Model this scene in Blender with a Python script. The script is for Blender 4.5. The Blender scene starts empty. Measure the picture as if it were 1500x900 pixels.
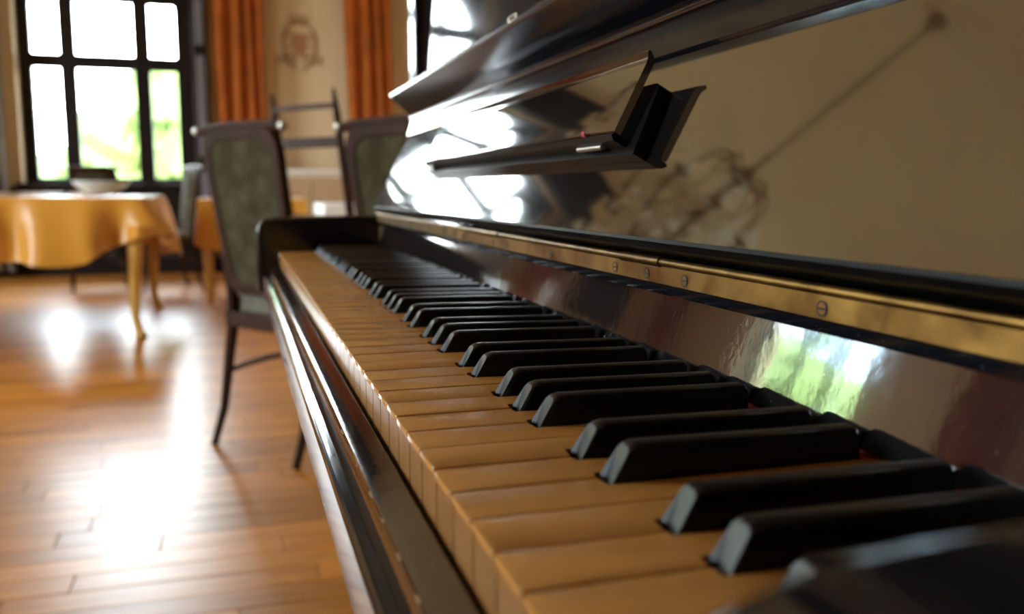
import bpy, bmesh, math, random
from mathutils import Vector, Matrix
random.seed(7)
PI = math.pi
S = bpy.context.scene
COL = S.collection

# ------------------------------------------------------------------ camera
KZ = 0.730                                   # height of the white key tops above the floor
cd = bpy.data.cameras.new('camera'); cam = bpy.data.objects.new('camera', cd); COL.objects.link(cam)
yaw, pit, rol = 0.3037, -0.13204, 0.0023
fw = Vector((math.sin(yaw)*math.cos(pit), math.cos(yaw)*math.cos(pit), math.sin(pit)))
rt = Vector((math.cos(yaw), -math.sin(yaw), 0)); up = rt.cross(fw)
rt, up = rt*math.cos(rol)+up*math.sin(rol), -rt*math.sin(rol)+up*math.cos(rol)
cam.matrix_world = Matrix(((rt.x, up.x, -fw.x, -.05998), (rt.y, up.y, -fw.y, -.10997), (rt.z, up.z, -fw.z, KZ+.09091), (0, 0, 0, 1)))
cd.sensor_width = 36; cd.lens = 36*1286.8/1500; cd.clip_start = .005; cd.clip_end = 300
cd.dof.use_dof = True; cd.dof.focus_distance = .42; cd.dof.aperture_fstop = 7.8
S.camera = cam

# ------------------------------------------------------------------ daylight and exposure
w = bpy.data.worlds.new('overcast_sky'); S.world = w; w.use_nodes = True
wn = w.node_tree.nodes; wl = w.node_tree.links
bg = wn['Background']; bg.inputs['Strength'].default_value = 15.0
tc = wn.new('ShaderNodeTexCoord'); sx = wn.new('ShaderNodeSeparateXYZ'); cr = wn.new('ShaderNodeValToRGB')
wl.new(tc.outputs['Generated'], sx.inputs[0]); wl.new(sx.outputs['Z'], cr.inputs[0]); wl.new(cr.outputs[0], bg.inputs['Color'])
cr.color_ramp.elements[0].color = (.92, .97, 1, 1); cr.color_ramp.elements[0].position = 0
cr.color_ramp.elements[1].color = (.66, .82, 1, 1); cr.color_ramp.elements[1].position = .9
S.view_settings.view_transform = 'Standard'; S.view_settings.look = 'None'
S.view_settings.exposure = 1.38; S.view_settings.gamma = 1.0; S.view_settings.use_curve_mapping = False

ROOM = dict(x0=-4.4, x1=2.6, y0=-3.4, y1=9.2, h=3.9)
WIN_FAR = (-1.95, -.40, .88, 3.32)           # x0 x1 z0 z1 on the far wall
WIN_LEFT = [(5.45, 7.15, .8, 3.3), (1.5, 3.3, .8, 3.3)]   # y0 y1 z0 z1

def portal(loc, rot, sx_, sy_):              # sampling portals in the openings: they give no light of their own
    l = bpy.data.lights.new('sky_portal', 'AREA'); l.shape = 'RECTANGLE'; l.size = sx_; l.size_y = sy_
    l.cycles.is_portal = True
    o = bpy.data.objects.new('sky_portal', l); COL.objects.link(o); o.location = loc; o.rotation_euler = rot
portal(((WIN_FAR[0]+WIN_FAR[1])/2, 9.5, 2.16), (-PI/2, 0, 0), 1.6, 2.6)
for a in WIN_LEFT:
    portal((-4.72, (a[0]+a[1])/2, 2.05), (0, -PI/2, 0), 2.6, 2.0)

# ------------------------------------------------------------------ materials
MATS = {}
def mat(name, col, rough=.5, metal=0, ior=1.5, noise=0, nscale=20, bump=0, bscale=60, col2=None, coat=0, rvar=0, stretch=(1, 1, 1), sheen=0, rand=0, detail=4, spec_dust=0, coatr=.05, bdist=.001, spec=.5):
    if name in MATS: return MATS[name]
    m = bpy.data.materials.new(name); m.use_nodes = True
    n = m.node_tree.nodes; l = m.node_tree.links; b = n['Principled BSDF']
    b.inputs['Base Color'].default_value = (*col, 1); b.inputs['Roughness'].default_value = rough
    b.inputs['Metallic'].default_value = metal; b.inputs['IOR'].default_value = ior
    b.inputs['Coat Weight'].default_value = coat; b.inputs['Coat Roughness'].default_value = coatr
    b.inputs['Sheen Weight'].default_value = sheen; b.inputs['Specular IOR Level'].default_value = spec
    t = n.new('ShaderNodeTexCoord'); mp = n.new('ShaderNodeMapping'); mp.inputs['Scale'].default_value = stretch
    l.new(t.outputs['Object'], mp.inputs[0])
    src = None
    if noise or col2:
        nz = n.new('ShaderNodeTexNoise'); nz.inputs['Scale'].default_value = nscale; nz.inputs['Detail'].default_value = detail
        l.new(mp.outputs[0], nz.inputs['Vector'])
        r = n.new('ShaderNodeValToRGB'); r.color_ramp.elements[0].position = .35; r.color_ramp.elements[1].position = .68
        c2 = col2 or tuple(c*(1-noise) for c in col)
        r.color_ramp.elements[0].color = (*c2, 1); r.color_ramp.elements[1].color = (*col, 1)
        l.new(nz.outputs['Fac'], r.inputs[0]); src = r.outputs[0]
        if rvar:
            mr = n.new('ShaderNodeMapRange'); mr.inputs['To Min'].default_value = max(rough-rvar, .02); mr.inputs['To Max'].default_value = rough+rvar
            mr.inputs['From Min'].default_value = .3; mr.inputs['From Max'].default_value = .7
            l.new(nz.outputs['Fac'], mr.inputs[0]); l.new(mr.outputs[0], b.inputs['Roughness'])
    if rand:
        oi = n.new('ShaderNodeObjectInfo'); hs = n.new('ShaderNodeHueSaturation'); mr = n.new('ShaderNodeMapRange')
        mr.inputs['To Min'].default_value = 1-rand; mr.inputs['To Max'].default_value = 1+rand
        l.new(oi.outputs['Random'], mr.inputs[0]); l.new(mr.outputs[0], hs.inputs['Value'])
        if src: l.new(src, hs.inputs['Color'])
        else: hs.inputs['Color'].default_value = (*col, 1)
        src = hs.outputs[0]
    if spec_dust:                               # fine pale dust and scratches lying on the lacquer
        d = n.new('ShaderNodeTexNoise'); d.inputs['Scale'].default_value = 900; d.inputs['Detail'].default_value = 1
        l.new(t.outputs['Object'], d.inputs['Vector'])
        r = n.new('ShaderNodeValToRGB'); r.color_ramp.elements[0].position = .70; r.color_ramp.elements[1].position = .78
        l.new(d.outputs['Fac'], r.inputs[0])
        mx = n.new('ShaderNodeMixRGB'); l.new(r.outputs[0], mx.inputs[0])
        if src: l.new(src, mx.inputs[1])
        else: mx.inputs[1].default_value = (*col, 1)
        mx.inputs[2].default_value = (spec_dust, spec_dust, spec_dust, 1); src = mx.outputs[0]
    if src: l.new(src, b.inputs['Base Color'])
    if bump:
        nb = n.new('ShaderNodeTexNoise'); nb.inputs['Scale'].default_value = bscale; nb.inputs['Detail'].default_value = 3
        l.new(mp.outputs[0], nb.inputs['Vector'])
        bp = n.new('ShaderNodeBump'); bp.inputs['Strength'].default_value = bump; bp.inputs['Distance'].default_value = bdist
        l.new(nb.outputs['Fac'], bp.inputs['Height']); l.new(bp.outputs[0], b.inputs['Normal'])
    MATS[name] = m; return m

LACQ = mat('black_lacquer', (.006, .006, .008), .10, ior=1.7, bump=.05, bscale=25, spec_dust=.10)
LACQ2 = mat('dark_moulding_lacquer', (.004, .004, .006), .14, ior=1.42, bump=.04, bscale=25)
FALL = mat('fallboard_lacquer', (.008, .007, .006), .04, ior=3.2, bump=.012, bscale=14, spec_dust=.12, coat=.6)
SLIPM = mat('slip_lacquer', (.010, .009, .010), .06, ior=2.7, bump=.05, bscale=110, spec_dust=.12, coat=.3)
EBONY = mat('ebony', (.004, .004, .0045), .30, ior=1.38, rvar=0, bump=.06, bscale=500, bdist=.0002, spec_dust=.05)
EBONYF = mat('ebony_worn_front', (.012, .012, .012), .32, ior=1.75, bump=.1, bscale=700, bdist=.0003, noise=.6, nscale=400)
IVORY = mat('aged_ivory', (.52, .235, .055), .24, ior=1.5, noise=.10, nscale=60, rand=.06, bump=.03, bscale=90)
IVFR = mat('aged_ivory_front_shaded', (.30, .135, .038), .32, ior=1.42, noise=.18, nscale=90, stretch=(1, 1, .3), rand=.05, bump=.05, bscale=200)  # browner key fronts, base also lowered to stand in for shade
KWOOD = mat('key_wood', (.30, .17, .07), .6)
BRASS = mat('aged_brass', (.31, .175, .045), .36, metal=1, col2=(.18, .10, .03), nscale=38, bump=.1, bscale=300, rvar=.08)
STEEL = mat('dull_steel', (.55, .52, .46), .35, metal=1)
SCREW = mat('dark_screw', (.20, .14, .07), .45, metal=1)
SLOT = mat('screw_slot', (.015, .01, .008), .8)
RED = mat('red_felt', (.55, .035, .02), .95, bump=.6, bscale=900, noise=.3, nscale=500)
REDT = mat('red_wax', (.35, .02, .04), .5)
RAW = mat('worn_wood_edge', (.42, .24, .10), .55, noise=.4, nscale=80)
CHAIRW = mat('mahogany', (.045, .016, .006), .55, spec=.12, ior=1.45, noise=.5, nscale=14, stretch=(1, 1, .2))
DARKW = mat('dark_oak', (.016, .010, .008), .5, spec=.15, noise=.4, nscale=12)
TAPES = mat('tapestry', (.060, .055, .028), .95, spec=.1, col2=(.035, .024, .012), nscale=18, sheen=0, bump=.2, bscale=200)
TAPES2 = mat('olive_seat', (.12, .11, .07), .85, col2=(.08, .07, .045), nscale=25, sheen=0)
PLAST = mat('cream_plaster', (.66, .50, .31), .85, noise=.05, nscale=1.5, bump=.1, bscale=30)
CEIL = mat('ceiling_plaster', (.78, .60, .38), .85, col2=(.70, .53, .33), nscale=.8)
CURT = mat('orange_curtain', (.74, .20, .014), .8, noise=.25, nscale=6, sheen=.3)
PALEC = mat('taupe_drape', (.34, .29, .23), .85, noise=.2, nscale=5)
EMBL = mat('emblem_brown', (.36, .21, .10), .8)
CLOTH = mat('gold_satin', (.66, .29, .025), .36, noise=.08, nscale=5, sheen=.3)
GOLDW = mat('honey_wood', (.62, .33, .06), .35, noise=.15, nscale=20)
WHITE = mat('white_china', (.80, .80, .78), .25)
LINEN = mat('white_linen', (.82, .80, .76), .8)
PINK = mat('pink_paper', (.65, .15, .18), .7)
LEAF = mat('foliage', (.20, .27, .075), .8, col2=(.11, .17, .045), nscale=1.5)
BARK = mat('bark', (.05, .035, .02), .9)
GRASS = mat('lawn', (.24, .25, .17), .9, noise=.3, nscale=.5)
FLOORB = mat('subfloor', (.05, .025, .012), .7)
FIXW = mat('white_wax', (.80, .72, .58), .5)
TAN = mat('tan_panel', (.45, .30, .17), .6)

def wood_floor():
    m = bpy.data.materials.new('parquet_wood'); m.use_nodes = True
    n = m.node_tree.nodes; l = m.node_tree.links; b = n['Principled BSDF']
    t = n.new('ShaderNodeTexCoord'); mp = n.new('ShaderNodeMapping'); mp.inputs['Scale'].default_value = (1.2, 14, 3)
    oi = n.new('ShaderNodeAttribute'); oi.attribute_name = 'tone'
    ob = n.new('ShaderNodeObjectInfo'); l.new(t.outputs['Object'], mp.inputs[0])
    add = n.new('ShaderNodeVectorMath'); cmb = n.new('ShaderNodeCombineXYZ')
    sc = n.new('ShaderNodeMath'); sc.operation = 'MULTIPLY'; sc.inputs[1].default_value = 40
    l.new(ob.outputs['Random'], sc.inputs[0]); l.new(sc.outputs[0], cmb.inputs[0]); l.new(mp.outputs[0], add.inputs[0]); l.new(cmb.outputs[0], add.inputs[1])
    nz = n.new('ShaderNodeTexNoise'); nz.inputs['Scale'].default_value = 4; nz.inputs['Detail'].default_value = 6; l.new(add.outputs[0], nz.inputs['Vector'])
    r = n.new('ShaderNodeValToRGB'); l.new(nz.outputs['Fac'], r.inputs[0])
    r.color_ramp.elements[0].position = .3; r.color_ramp.elements[0].color = (.37, .125, .016, 1)
    r.color_ramp.elements[1].position = .72; r.color_ramp.elements[1].color = (.62, .25, .038, 1)
    s2 = n.new('ShaderNodeMath'); s2.operation = 'ADD'; l.new(ob.outputs['Random'], s2.inputs[0]); l.new(oi.outputs['Fac'], s2.inputs[1])
    fr = n.new('ShaderNodeMath'); fr.operation = 'FRACT'; l.new(s2.outputs[0], fr.inputs[0])
    mr = n.new('ShaderNodeMapRange'); mr.inputs['To Min'].default_value = .72; mr.inputs['To Max'].default_value = 1.22; l.new(fr.outputs[0], mr.inputs[0])
    hs = n.new('ShaderNodeHueSaturation'); l.new(mr.outputs[0], hs.inputs['Value']); l.new(r.outputs[0], hs.inputs['Color'])
    l.new(hs.outputs[0], b.inputs['Base Color'])
    b.inputs['Roughness'].default_value = .34; b.inputs['IOR'].default_value = 1.5
    b.inputs['Coat Weight'].default_value = .25; b.inputs['Coat Roughness'].default_value = .24
    bp = n.new('ShaderNodeBump'); bp.inputs['Strength'].default_value = .12; bp.inputs['Distance'].default_value = .002
    l.new(nz.outputs['Fac'], bp.inputs['Height']); l.new(bp.outputs[0], b.inputs['Normal'])
    return m
PARQ = wood_floor()

def glass_mat():                              # thin pane: lets light straight through, with a weak reflection
    m = bpy.data.materials.new('window_glass'); m.use_nodes = True
    n = m.node_tree.nodes; l = m.node_tree.links; n.remove(n['Principled BSDF'])
    o = n['Material Output']; tr = n.new('ShaderNodeBsdfTransparent'); gl = n.new('ShaderNodeBsdfGlossy'); gl.inputs['Roughness'].default_value = .02
    tr.inputs[0].default_value = (.96, .98, .97, 1)
    mx = n.new('ShaderNodeMixShader'); fr = n.new('ShaderNodeFresnel'); fr.inputs[0].default_value = 1.2
    l.new(fr.outputs[0], mx.inputs[0]); l.new(tr.outputs[0], mx.inputs[1]); l.new(gl.outputs[0], mx.inputs[2]); l.new(mx.outputs[0], o.inputs[0])
    return m
GLASS = glass_mat()
CRYST = mat('crystal', (.95, .88, .66), .2, ior=1.6)
CLEAR = mat('clear_glass', (.9, .95, .95), .03, ior=1.45); CLEAR.node_tree.nodes['Principled BSDF'].inputs['Transmission Weight'].default_value = 1

# ------------------------------------------------------------------ helpers
def finish(name, bm, m, parent=None, smooth=35, sc=1.0, bevel=0, bseg=2, loc=None):
    bmesh.ops.recalc_face_normals(bm, faces=bm.faces[:])
    if sc != 1.0:
        for v in bm.verts: v.co *= sc
    me = bpy.data.meshes.new(name); bm.to_mesh(me); bm.free()
    me.materials.append(m)
    if smooth:
        for p in me.polygons: p.use_smooth = True
        me.set_sharp_from_angle(angle=math.radians(smooth))
    o = bpy.data.objects.new(name, me); COL.objects.link(o)
    if parent: o.parent = parent
    if loc: o.location = loc
    if bevel:
        b = o.modifiers.new('bevel', 'BEVEL'); b.width = bevel; b.segments = bseg; b.limit_method = 'ANGLE'; b.angle_limit = math.radians(40); b.harden_normals = False
    return o
def empty(name, loc=(0, 0, 0), rz=0):
    o = bpy.data.objects.new(name, None); COL.objects.link(o); o.location = loc; o.rotation_euler = (0, 0, rz); o.empty_display_size = .1
    return o
def tag(o, label, cat, group=None, kind=None):
    o['label'] = label; o['category'] = cat
    if group: o['group'] = group
    if kind: o['kind'] = kind
    return o
def struct(o, label=None, cat=None):
    o['kind'] = 'structure'
    if label: o['label'] = label
    if cat: o['category'] = cat
    return o
def box(bm, x0, x1, y0, y1, z0, z1, mtx=None):
    vs = [bm.verts.new((x, y, z)) for x in (x0, x1) for y in (y0, y1) for z in (z0, z1)]
    for f in ((0, 1, 3, 2), (4, 6, 7, 5), (0, 4, 5, 1), (2, 3, 7, 6), (0, 2, 6, 4), (1, 5, 7, 3)):
        bm.faces.new([vs[i] for i in f])
    if mtx:
        for v in vs: v.co = mtx @ v.co
    return vs
def prism_y(bm, prof, y0, y1):               # profile in x-z, run along y
    a = [bm.verts.new((x, y0, z)) for x, z in prof]; b = [bm.verts.new((x, y1, z)) for x, z in prof]
    n = len(prof)
    for i in range(n): bm.faces.new((a[i], a[(i+1) % n], b[(i+1) % n], b[i]))
    bm.faces.new(a); bm.faces.new(b[::-1])
def prism_z(bm, poly, z0, z1):
    a = [bm.verts.new((x, y, z0)) for x, y in poly]; b = [bm.verts.new((x, y, z1)) for x, y in poly]
    n = len(poly)
    for i in range(n): bm.faces.new((a[i], a[(i+1) % n], b[(i+1) % n], b[i]))
    bm.faces.new(a[::-1]); ft = bm.faces.new(b)
    return ft
def tube(bm, pts, rad, seg=8, cap=True, flat=1.0):
    pts = [Vector(p) for p in pts]; rings = []
    n = len(pts); rs = rad if isinstance(rad, (list, tuple)) else [rad]*n
    prev = None
    for i, p in enumerate(pts):
        d = (pts[min(i+1, n-1)]-pts[max(i-1, 0)]).normalized()
        if prev is None:
            r = d.orthogonal().normalized()
        else: r = (prev-d*prev.dot(d)).normalized()
        prev = r; s = d.cross(r)
        rings.append([bm.verts.new(p+(r*math.cos(2*PI*k/seg)+s*math.sin(2*PI*k/seg)*flat)*rs[i]) for k in range(seg)])
    for i in range(n-1):
        for k in range(seg):
            bm.faces.new((rings[i][k], rings[i][(k+1) % seg], rings[i+1][(k+1) % seg], rings[i+1][k]))
    if cap: bm.faces.new(rings[0][::-1]); bm.faces.new(rings[-1])
def lathe(bm, prof, c=(0, 0, 0), seg=20):
    rings = []
    for r, z in prof:
        rings.append([bm.verts.new((c[0]+max(r, 1e-4)*math.cos(2*PI*k/seg), c[1]+max(r, 1e-4)*math.sin(2*PI*k/seg), c[2]+z)) for k in range(seg)])
    for i in range(len(prof)-1):
        for k in range(seg): bm.faces.new((rings[i][k], rings[i][(k+1) % seg], rings[i+1][(k+1) % seg], rings[i+1][k]))
    bm.faces.new(rings[0][::-1]); bm.faces.new(rings[-1])
def copy_tree(o, parent=None):
    c = o.copy(); COL.objects.link(c); c.parent = parent
    if parent: c.matrix_parent_inverse = o.matrix_parent_inverse.copy()
    for ch in list(o.children): copy_tree(ch, c)
    return c
def bez(p0, p1, p2, n=8):
    p0, p1, p2 = Vector(p0), Vector(p1), Vector(p2)
    return [(1-t)**2*p0+2*t*(1-t)*p1+t*t*p2 for t in [i/n for i in range(n+1)]]
def arc(cx, cy, r, a0, a1, n=5):
    return [(cx+r*math.cos(math.radians(a0+(a1-a0)*i/n)), cy+r*math.sin(math.radians(a0+(a1-a0)*i/n))) for i in range(n+1)]
NB = bmesh.new

# ------------------------------------------------------------------ the room
X0, X1, Y0, Y1, H = ROOM['x0'], ROOM['x1'], ROOM['y0'], ROOM['y1'], ROOM['h']
T = .35
bm = NB(); box(bm, X0-T, X1+T, Y0-T, Y1+T, -.10, -.012)
floor = struct(finish('floor', bm, FLOORB, smooth=0), 'honey brown polished parquet floor with window light glancing off it', 'floor')
# parquet: boards laid across the room; the 300 that show largest are single parts
PW, PL = .088, .62
cells = []
ny = int((Y1-Y0)/PW)
for j in range(ny):
    y = Y0+j*PW; off = random.random()*PL
    x = X0-off
    while x < X1:
        a, b = max(x, X0), min(x+PL, X1)
        if b-a > .02: cells.append((a, b, y, min(y+PW, Y1)))
        x += PL
def board(bm, a, b, c, d, z=0.0, lay=None):
    g = .0009; e = .0012
    t0 = random.random()
    lo = [bm.verts.new(v) for v in ((a+g, c+g, -.012), (b-g, c+g, -.012), (b-g, d-g, -.012), (a+g, d-g, -.012))]
    md = [bm.verts.new(v) for v in ((a+g, c+g, z-e), (b-g, c+g, z-e), (b-g, d-g, z-e), (a+g, d-g, z-e))]
    hi = [bm.verts.new(v) for v in ((a+g+e, c+g+e, z), (b-g-e, c+g+e, z), (b-g-e, d-g-e, z), (a+g+e, d-g-e, z))]
    fs = []
    for q, r in ((lo, md), (md, hi)):
        for i in range(4): fs.append(bm.faces.new((q[i], q[(i+1) % 4], r[(i+1) % 4], r[i])))
    fs.append(bm.faces.new(hi))
    if lay:
        for f in fs:
            for lp in f.loops: lp[lay] = (t0, t0, t0, 1)
def seen(c):
    x, y = (c[0]+c[1])/2, (c[2]+c[3])/2
    d = Vector((x, y, 0))-cam.matrix_world.translation; z = d.dot(fw)
    if z < .3: return -1
    u = 750+1286.8*d.dot(rt)/z; v = 450-1286.8*d.dot(up)/z
    if not (-120 < u < 600 and 300 < v < 960): return -1
    if u > 344+(v-278)*.33: return -1
    return 1/z
cells.sort(key=seen, reverse=True)
near, rest = cells[:300], cells[300:]
for c in near:
    bm = NB(); w_, d_ = c[1]-c[0], c[3]-c[2]
    board(bm, -w_/2, w_/2, -d_/2, d_/2)
    o = finish('parquet_board', bm, PARQ, floor, smooth=0); o.location = ((c[0]+c[1])/2, (c[2]+c[3])/2, random.uniform(-.0004, .0002))
bm = NB(); lay = bm.loops.layers.float_color.new('tone')
for c in rest: board(bm, *c, lay=lay)
o = finish('parquet_field', bm, PARQ, floor, smooth=0); o['kind'] = 'stuff'

bm = NB(); box(bm, X0-T, X1+T, Y0-T, Y1+T, H, H+.2)
struct(finish('ceiling', bm, CEIL, smooth=0), 'tan plaster ceiling seen reflected in the piano', 'ceiling')

def wall_with_holes(name, axis, pos0, pos1, a0, a1, holes):
    bm = NB()
    def bx(u0, u1, z0, z1):
        if axis == 'y': box(bm, u0, u1, pos0, pos1, z0, z1)
        else: box(bm, pos0, pos1, u0, u1, z0, z1)
    cur = a0
    for (h0, h1, z0, z1) in sorted(holes):
        bx(cur, h0, 0, H); bx(h0, h1, 0, z0); bx(h0, h1, z1, H); cur = h1
    bx(cur, a1, 0, H)
    return finish(name, bm, PLAST, smooth=0)
struct(wall_with_holes('wall_back', 'y', Y1, Y1+T, X0-T, X1+T, [WIN_FAR]), 'cream plaster far wall behind curtains and window', 'wall')
struct(wall_with_holes('wall_left', 'x', X0-T, X0, Y0, Y1, WIN_LEFT), 'cream plaster left wall with tall windows', 'wall')
struct(wall_with_holes('wall_right', 'x', X1, X1+T, Y0, Y1, []), 'cream plaster right wall', 'wall')
struct(wall_with_holes('wall_front', 'y', Y0-T, Y0, X0-T, X1+T, []), 'cream plaster wall behind the camera', 'wall')
# baseboard on the far wall
bm = NB(); box(bm, -.36, X1, Y1-.022, Y1, 0, .16); struct(finish('baseboard_back', bm, DARKW, bevel=.004, smooth=0), 'dark wooden baseboard under the cream far wall', 'baseboard')
bm = NB(); box(bm, X0, X0+.022, Y0, Y1-.03, 0, .16); struct(finish('baseboard_left', bm, DARKW, bevel=.004, smooth=0), 'dark wooden baseboard along the left wall', 'baseboard')
# dark panelling under the far window
bm = NB(); box(bm, X0, -.36, Y1-.03, Y1, .0, .84)
t1 = struct(finish('trim_1', bm, DARKW, smooth=0), 'dark wooden panelling below the far window', 'panelling')
for i in range(9):
    bm = NB(); xx = X0+.06+i*.445; box(bm, xx, xx+.38, Y1-.045, Y1-.03, .12, .76)
    finish('panel', bm, DARKW, t1, bevel=.008, smooth=0)

def window(name, axis, pos, rect, ux, uz, label, arch=None):
    """frame with mullions (ux list of (u0,u1) dark uprights) and transoms (uz list of (z0,z1)); panes between."""
    u0, u1, z0, z1 = rect; D = .07
    def B(bm, a, b, c, d, dep=D, off=0):
        if axis == 'y': box(bm, a, b, pos+off, pos+off+dep, c, d)
        else: box(bm, pos-off-dep, pos-off, a, b, c, d)
    root = empty(name, ((u0+u1)/2, pos, z0) if axis == 'y' else (pos, (u0+u1)/2, z0))
    root['kind'] = 'structure'; root['label'] = label; root['category'] = 'window'
    inv = Matrix.Translation(-Vector(root.location))
    def part(nm, bm, m, par=root, **k):
        bmesh.ops.transform(bm, matrix=inv, verts=bm.verts[:]); return finish(nm, bm, m, par, **k)
    bm = NB(); B(bm, u0, ux[0][0], z0, z1); part('window_frame', bm, DARKW, bevel=.006, smooth=0)
    bm = NB(); B(bm, ux[-1][1], u1, z0, z1); part('window_frame', bm, DARKW, bevel=.006, smooth=0)
    bm = NB(); B(bm, ux[0][0], ux[-1][1], z0, uz[0][0]); part('window_frame', bm, DARKW, bevel=.006, smooth=0)
    bm = NB(); B(bm, ux[0][0], ux[-1][1], uz[-1][1], z1); part('window_frame', bm, DARKW, bevel=.006, smooth=0)
    for a, b in zip(ux[:-1], ux[1:]):
        pass
    for k in range(1, len(ux)-1):
        bm = NB(); B(bm, ux[k][0], ux[k][1], uz[0][0], uz[-1][1], D-.01); part('mullion', bm, DARKW, bevel=.006, smooth=0)
    for k in range(1, len(uz)-1):
        for a, b in zip(ux[:-1], ux[1:]):
            bm = NB(); B(bm, a[1], b[0], uz[k][0], uz[k][1], D-.014, .004); part('transom', bm, DARKW, smooth=0)
    for a, b in zip(ux[:-1], ux[1:]):
        for c, d in zip(uz[:-1], uz[1:]):
            bm = NB(); B(bm, a[1], b[0], c[1], d[0], .004, .03); part('pane', bm, GLASS, smooth=0)
    if arch:
        for sgn, ua in ((1, ux[0][1]), (-1, ux[-1][0])):
            bm = NB(); zt = uz[-1][0]
            pl = [(ua, zt), (ua, zt-arch[1])]+[(ua+sgn*(arch[0]-arch[0]*math.cos(math.radians(t))), zt-arch[1]+arch[1]*math.sin(math.radians(t))) for t in range(10, 91, 10)]
            a = [bm.verts.new((u, pos+.012, z)) for u, z in pl]; b = [bm.verts.new((u, pos+.058, z)) for u, z in pl]; n = len(pl)
            for i in range(n): bm.faces.new((a[i], a[(i+1) % n], b[(i+1) % n], b[i]))
            bm.faces.new(a); bm.faces.new(b[::-1]); part('spandrel', bm, DARKW, smooth=0)
    bm = NB()
    if axis == 'y' and pos > 0: box(bm, u0-.04, u1+.04, Y1-.09, pos, z0-.04, z0)
    elif axis == 'y': box(bm, u0-.04, u1+.04, pos, Y0+.09, z0-.04, z0)
    else: box(bm, pos, X0+.09, u0-.04, u1+.04, z0-.04, z0)
    part('window_sill', bm, DARKW, bevel=.006, smooth=0)
    return root
fx = [(-1.84, -1.84), (-1.60, -1.46), (-.945, -.80), (-.56, -.56)]
wf = window('window_1', 'y', Y1+.16, WIN_FAR, fx, [(.93, .93), (1.97, 2.10), (2.60, 2.73), (3.25, 3.25)], 'tall dark framed window with overexposed garden view on the far wall', arch=(.66, .72))
for i, (a, b, c, d) in enumerate(WIN_LEFT):
    m_ = (a+b)/2; q = (b-a)/4
    window('window_%d' % (i+2), 'x', X0-.16, (a, b, c, d), [(a+.09, a+.09), (a+.58, a+.66), (b-.66, b-.58), (b-.09, b-.09)], [(c+.08, c+.08), (2.2, 2.28), (d-.08, d-.08)],
           ['tall dark framed window far along the left wall', 'tall dark framed window in the middle of the left wall'][i])
# dark reveal boards / folded shutter at the right of the far window
sh = empty('window_shutter', (-.31, Y1-.02, 0)); tag(sh, 'dark folded wooden shutter with bluish reflections coloured into its panels between window and orange curtain', 'shutter')
bm = NB(); box(bm, -.085, .05, -.10, .0, .0, 3.345); finish('shutter_leaf', bm, DARKW, sh, bevel=.006, smooth=0)
for z0, z1 in ((.2, 1.0), (1.15, 2.1), (2.2, 2.62), (2.74, 3.3)):
    bm = NB(); box(bm, -.055, .02, -.112, -.10, z0, z1); finish('shutter_panel', bm, mat('blue_grey_reflection', (.16, .15, .17), .35), sh, bevel=.004, smooth=0)  # bluish panel colour imitates reflections on the dark shutter

# ------------------------------------------------------------------ curtains
def curtain(x0, x1, z0, z1, y, folds, lean, m, name, label, dirx=True, amp=.045):
    bm = NB(); nu = folds*10; nv = 14; grid = []
    for j in range(nv+1):
        t = j/nv; row = []
        for i in range(nu+1):
            s = i/nu
            x = x0+(x1-x0)*s+lean*(1-t)+.012*math.sin(t*5+s*9)
            yy = y-.06+amp*math.sin(s*folds*2*PI+.6*math.sin(t*3+s*4))*(1-.35*t)+.012*math.sin(s*folds*5.1*PI+1)
            p = (x, yy, z0+(z1-z0)*t) if dirx else (yy, x, z0+(z1-z0)*t)
            row.append(bm.verts.new(p))
        grid.append(row)
    for j in range(nv):
        for i in range(nu): bm.faces.new((grid[j][i], grid[j][i+1], grid[j+1][i+1], grid[j+1][i]))
    bmesh.ops.solidify(bm, geom=bm.faces[:], thickness=.006)
    c = Vector(((x0+x1)/2, y, z0)) if dirx else Vector((y, (x0+x1)/2, z0))
    bmesh.ops.translate(bm, vec=-c, verts=bm.verts[:])
    return tag(finish(name, bm, m, smooth=80, loc=c), label, 'curtain')
curtain(-.20, .26, .06, 3.5, Y1-.12, 4, .02, CURT, 'curtain', 'orange pleated curtain hanging left of the painted emblem')
curtain(1.03, 1.50, .06, 3.5, Y1-.12, 4, .06, CURT, 'curtain', 'orange pleated curtain hanging right of the painted emblem')
curtain(-2.50, -2.02, .06, 3.34, Y1-.12, 4, .0, PALEC, 'drape', 'taupe drape hanging left of the far window')
curtain(-3.15, -2.70, .06, 3.34, Y1-.12, 4, .0, CURT, 'curtain', 'orange pleated curtain left of the taupe drape, seen in the piano reflection')
for ya, yb, lb in ((8.35, 8.95, 'orange curtain on the left wall near the far corner'), (3.95, 4.5, 'orange curtain on the left wall before its far window'), (3.36, 3.8, 'orange curtain on the left wall beyond its middle window'), (.9, 1.4, 'orange curtain on the left wall before its middle window')):
    curtain(ya, yb, .06, 3.5, X0+.16, 4, 0, CURT, 'curtain', lb, dirx=False)
# curtain rod of the far wall
# white column-like sheer beside the window is left to the drape above

bm = NB(); box(bm, -3.3, -.26, Y1-.24, Y1-.001, 3.36, H-.001)
vl = struct(finish('trim_2', bm, DARKW, bevel=.006, smooth=0), 'dark wooden valance box above the far window', 'valance')
for i in range(5):
    bm = NB(); box(bm, -3.22+i*.59, -2.70+i*.59, Y1-.252, Y1-.24, 3.42, 3.82); finish('panel', bm, DARKW, vl, bevel=.006, smooth=0)
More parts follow.
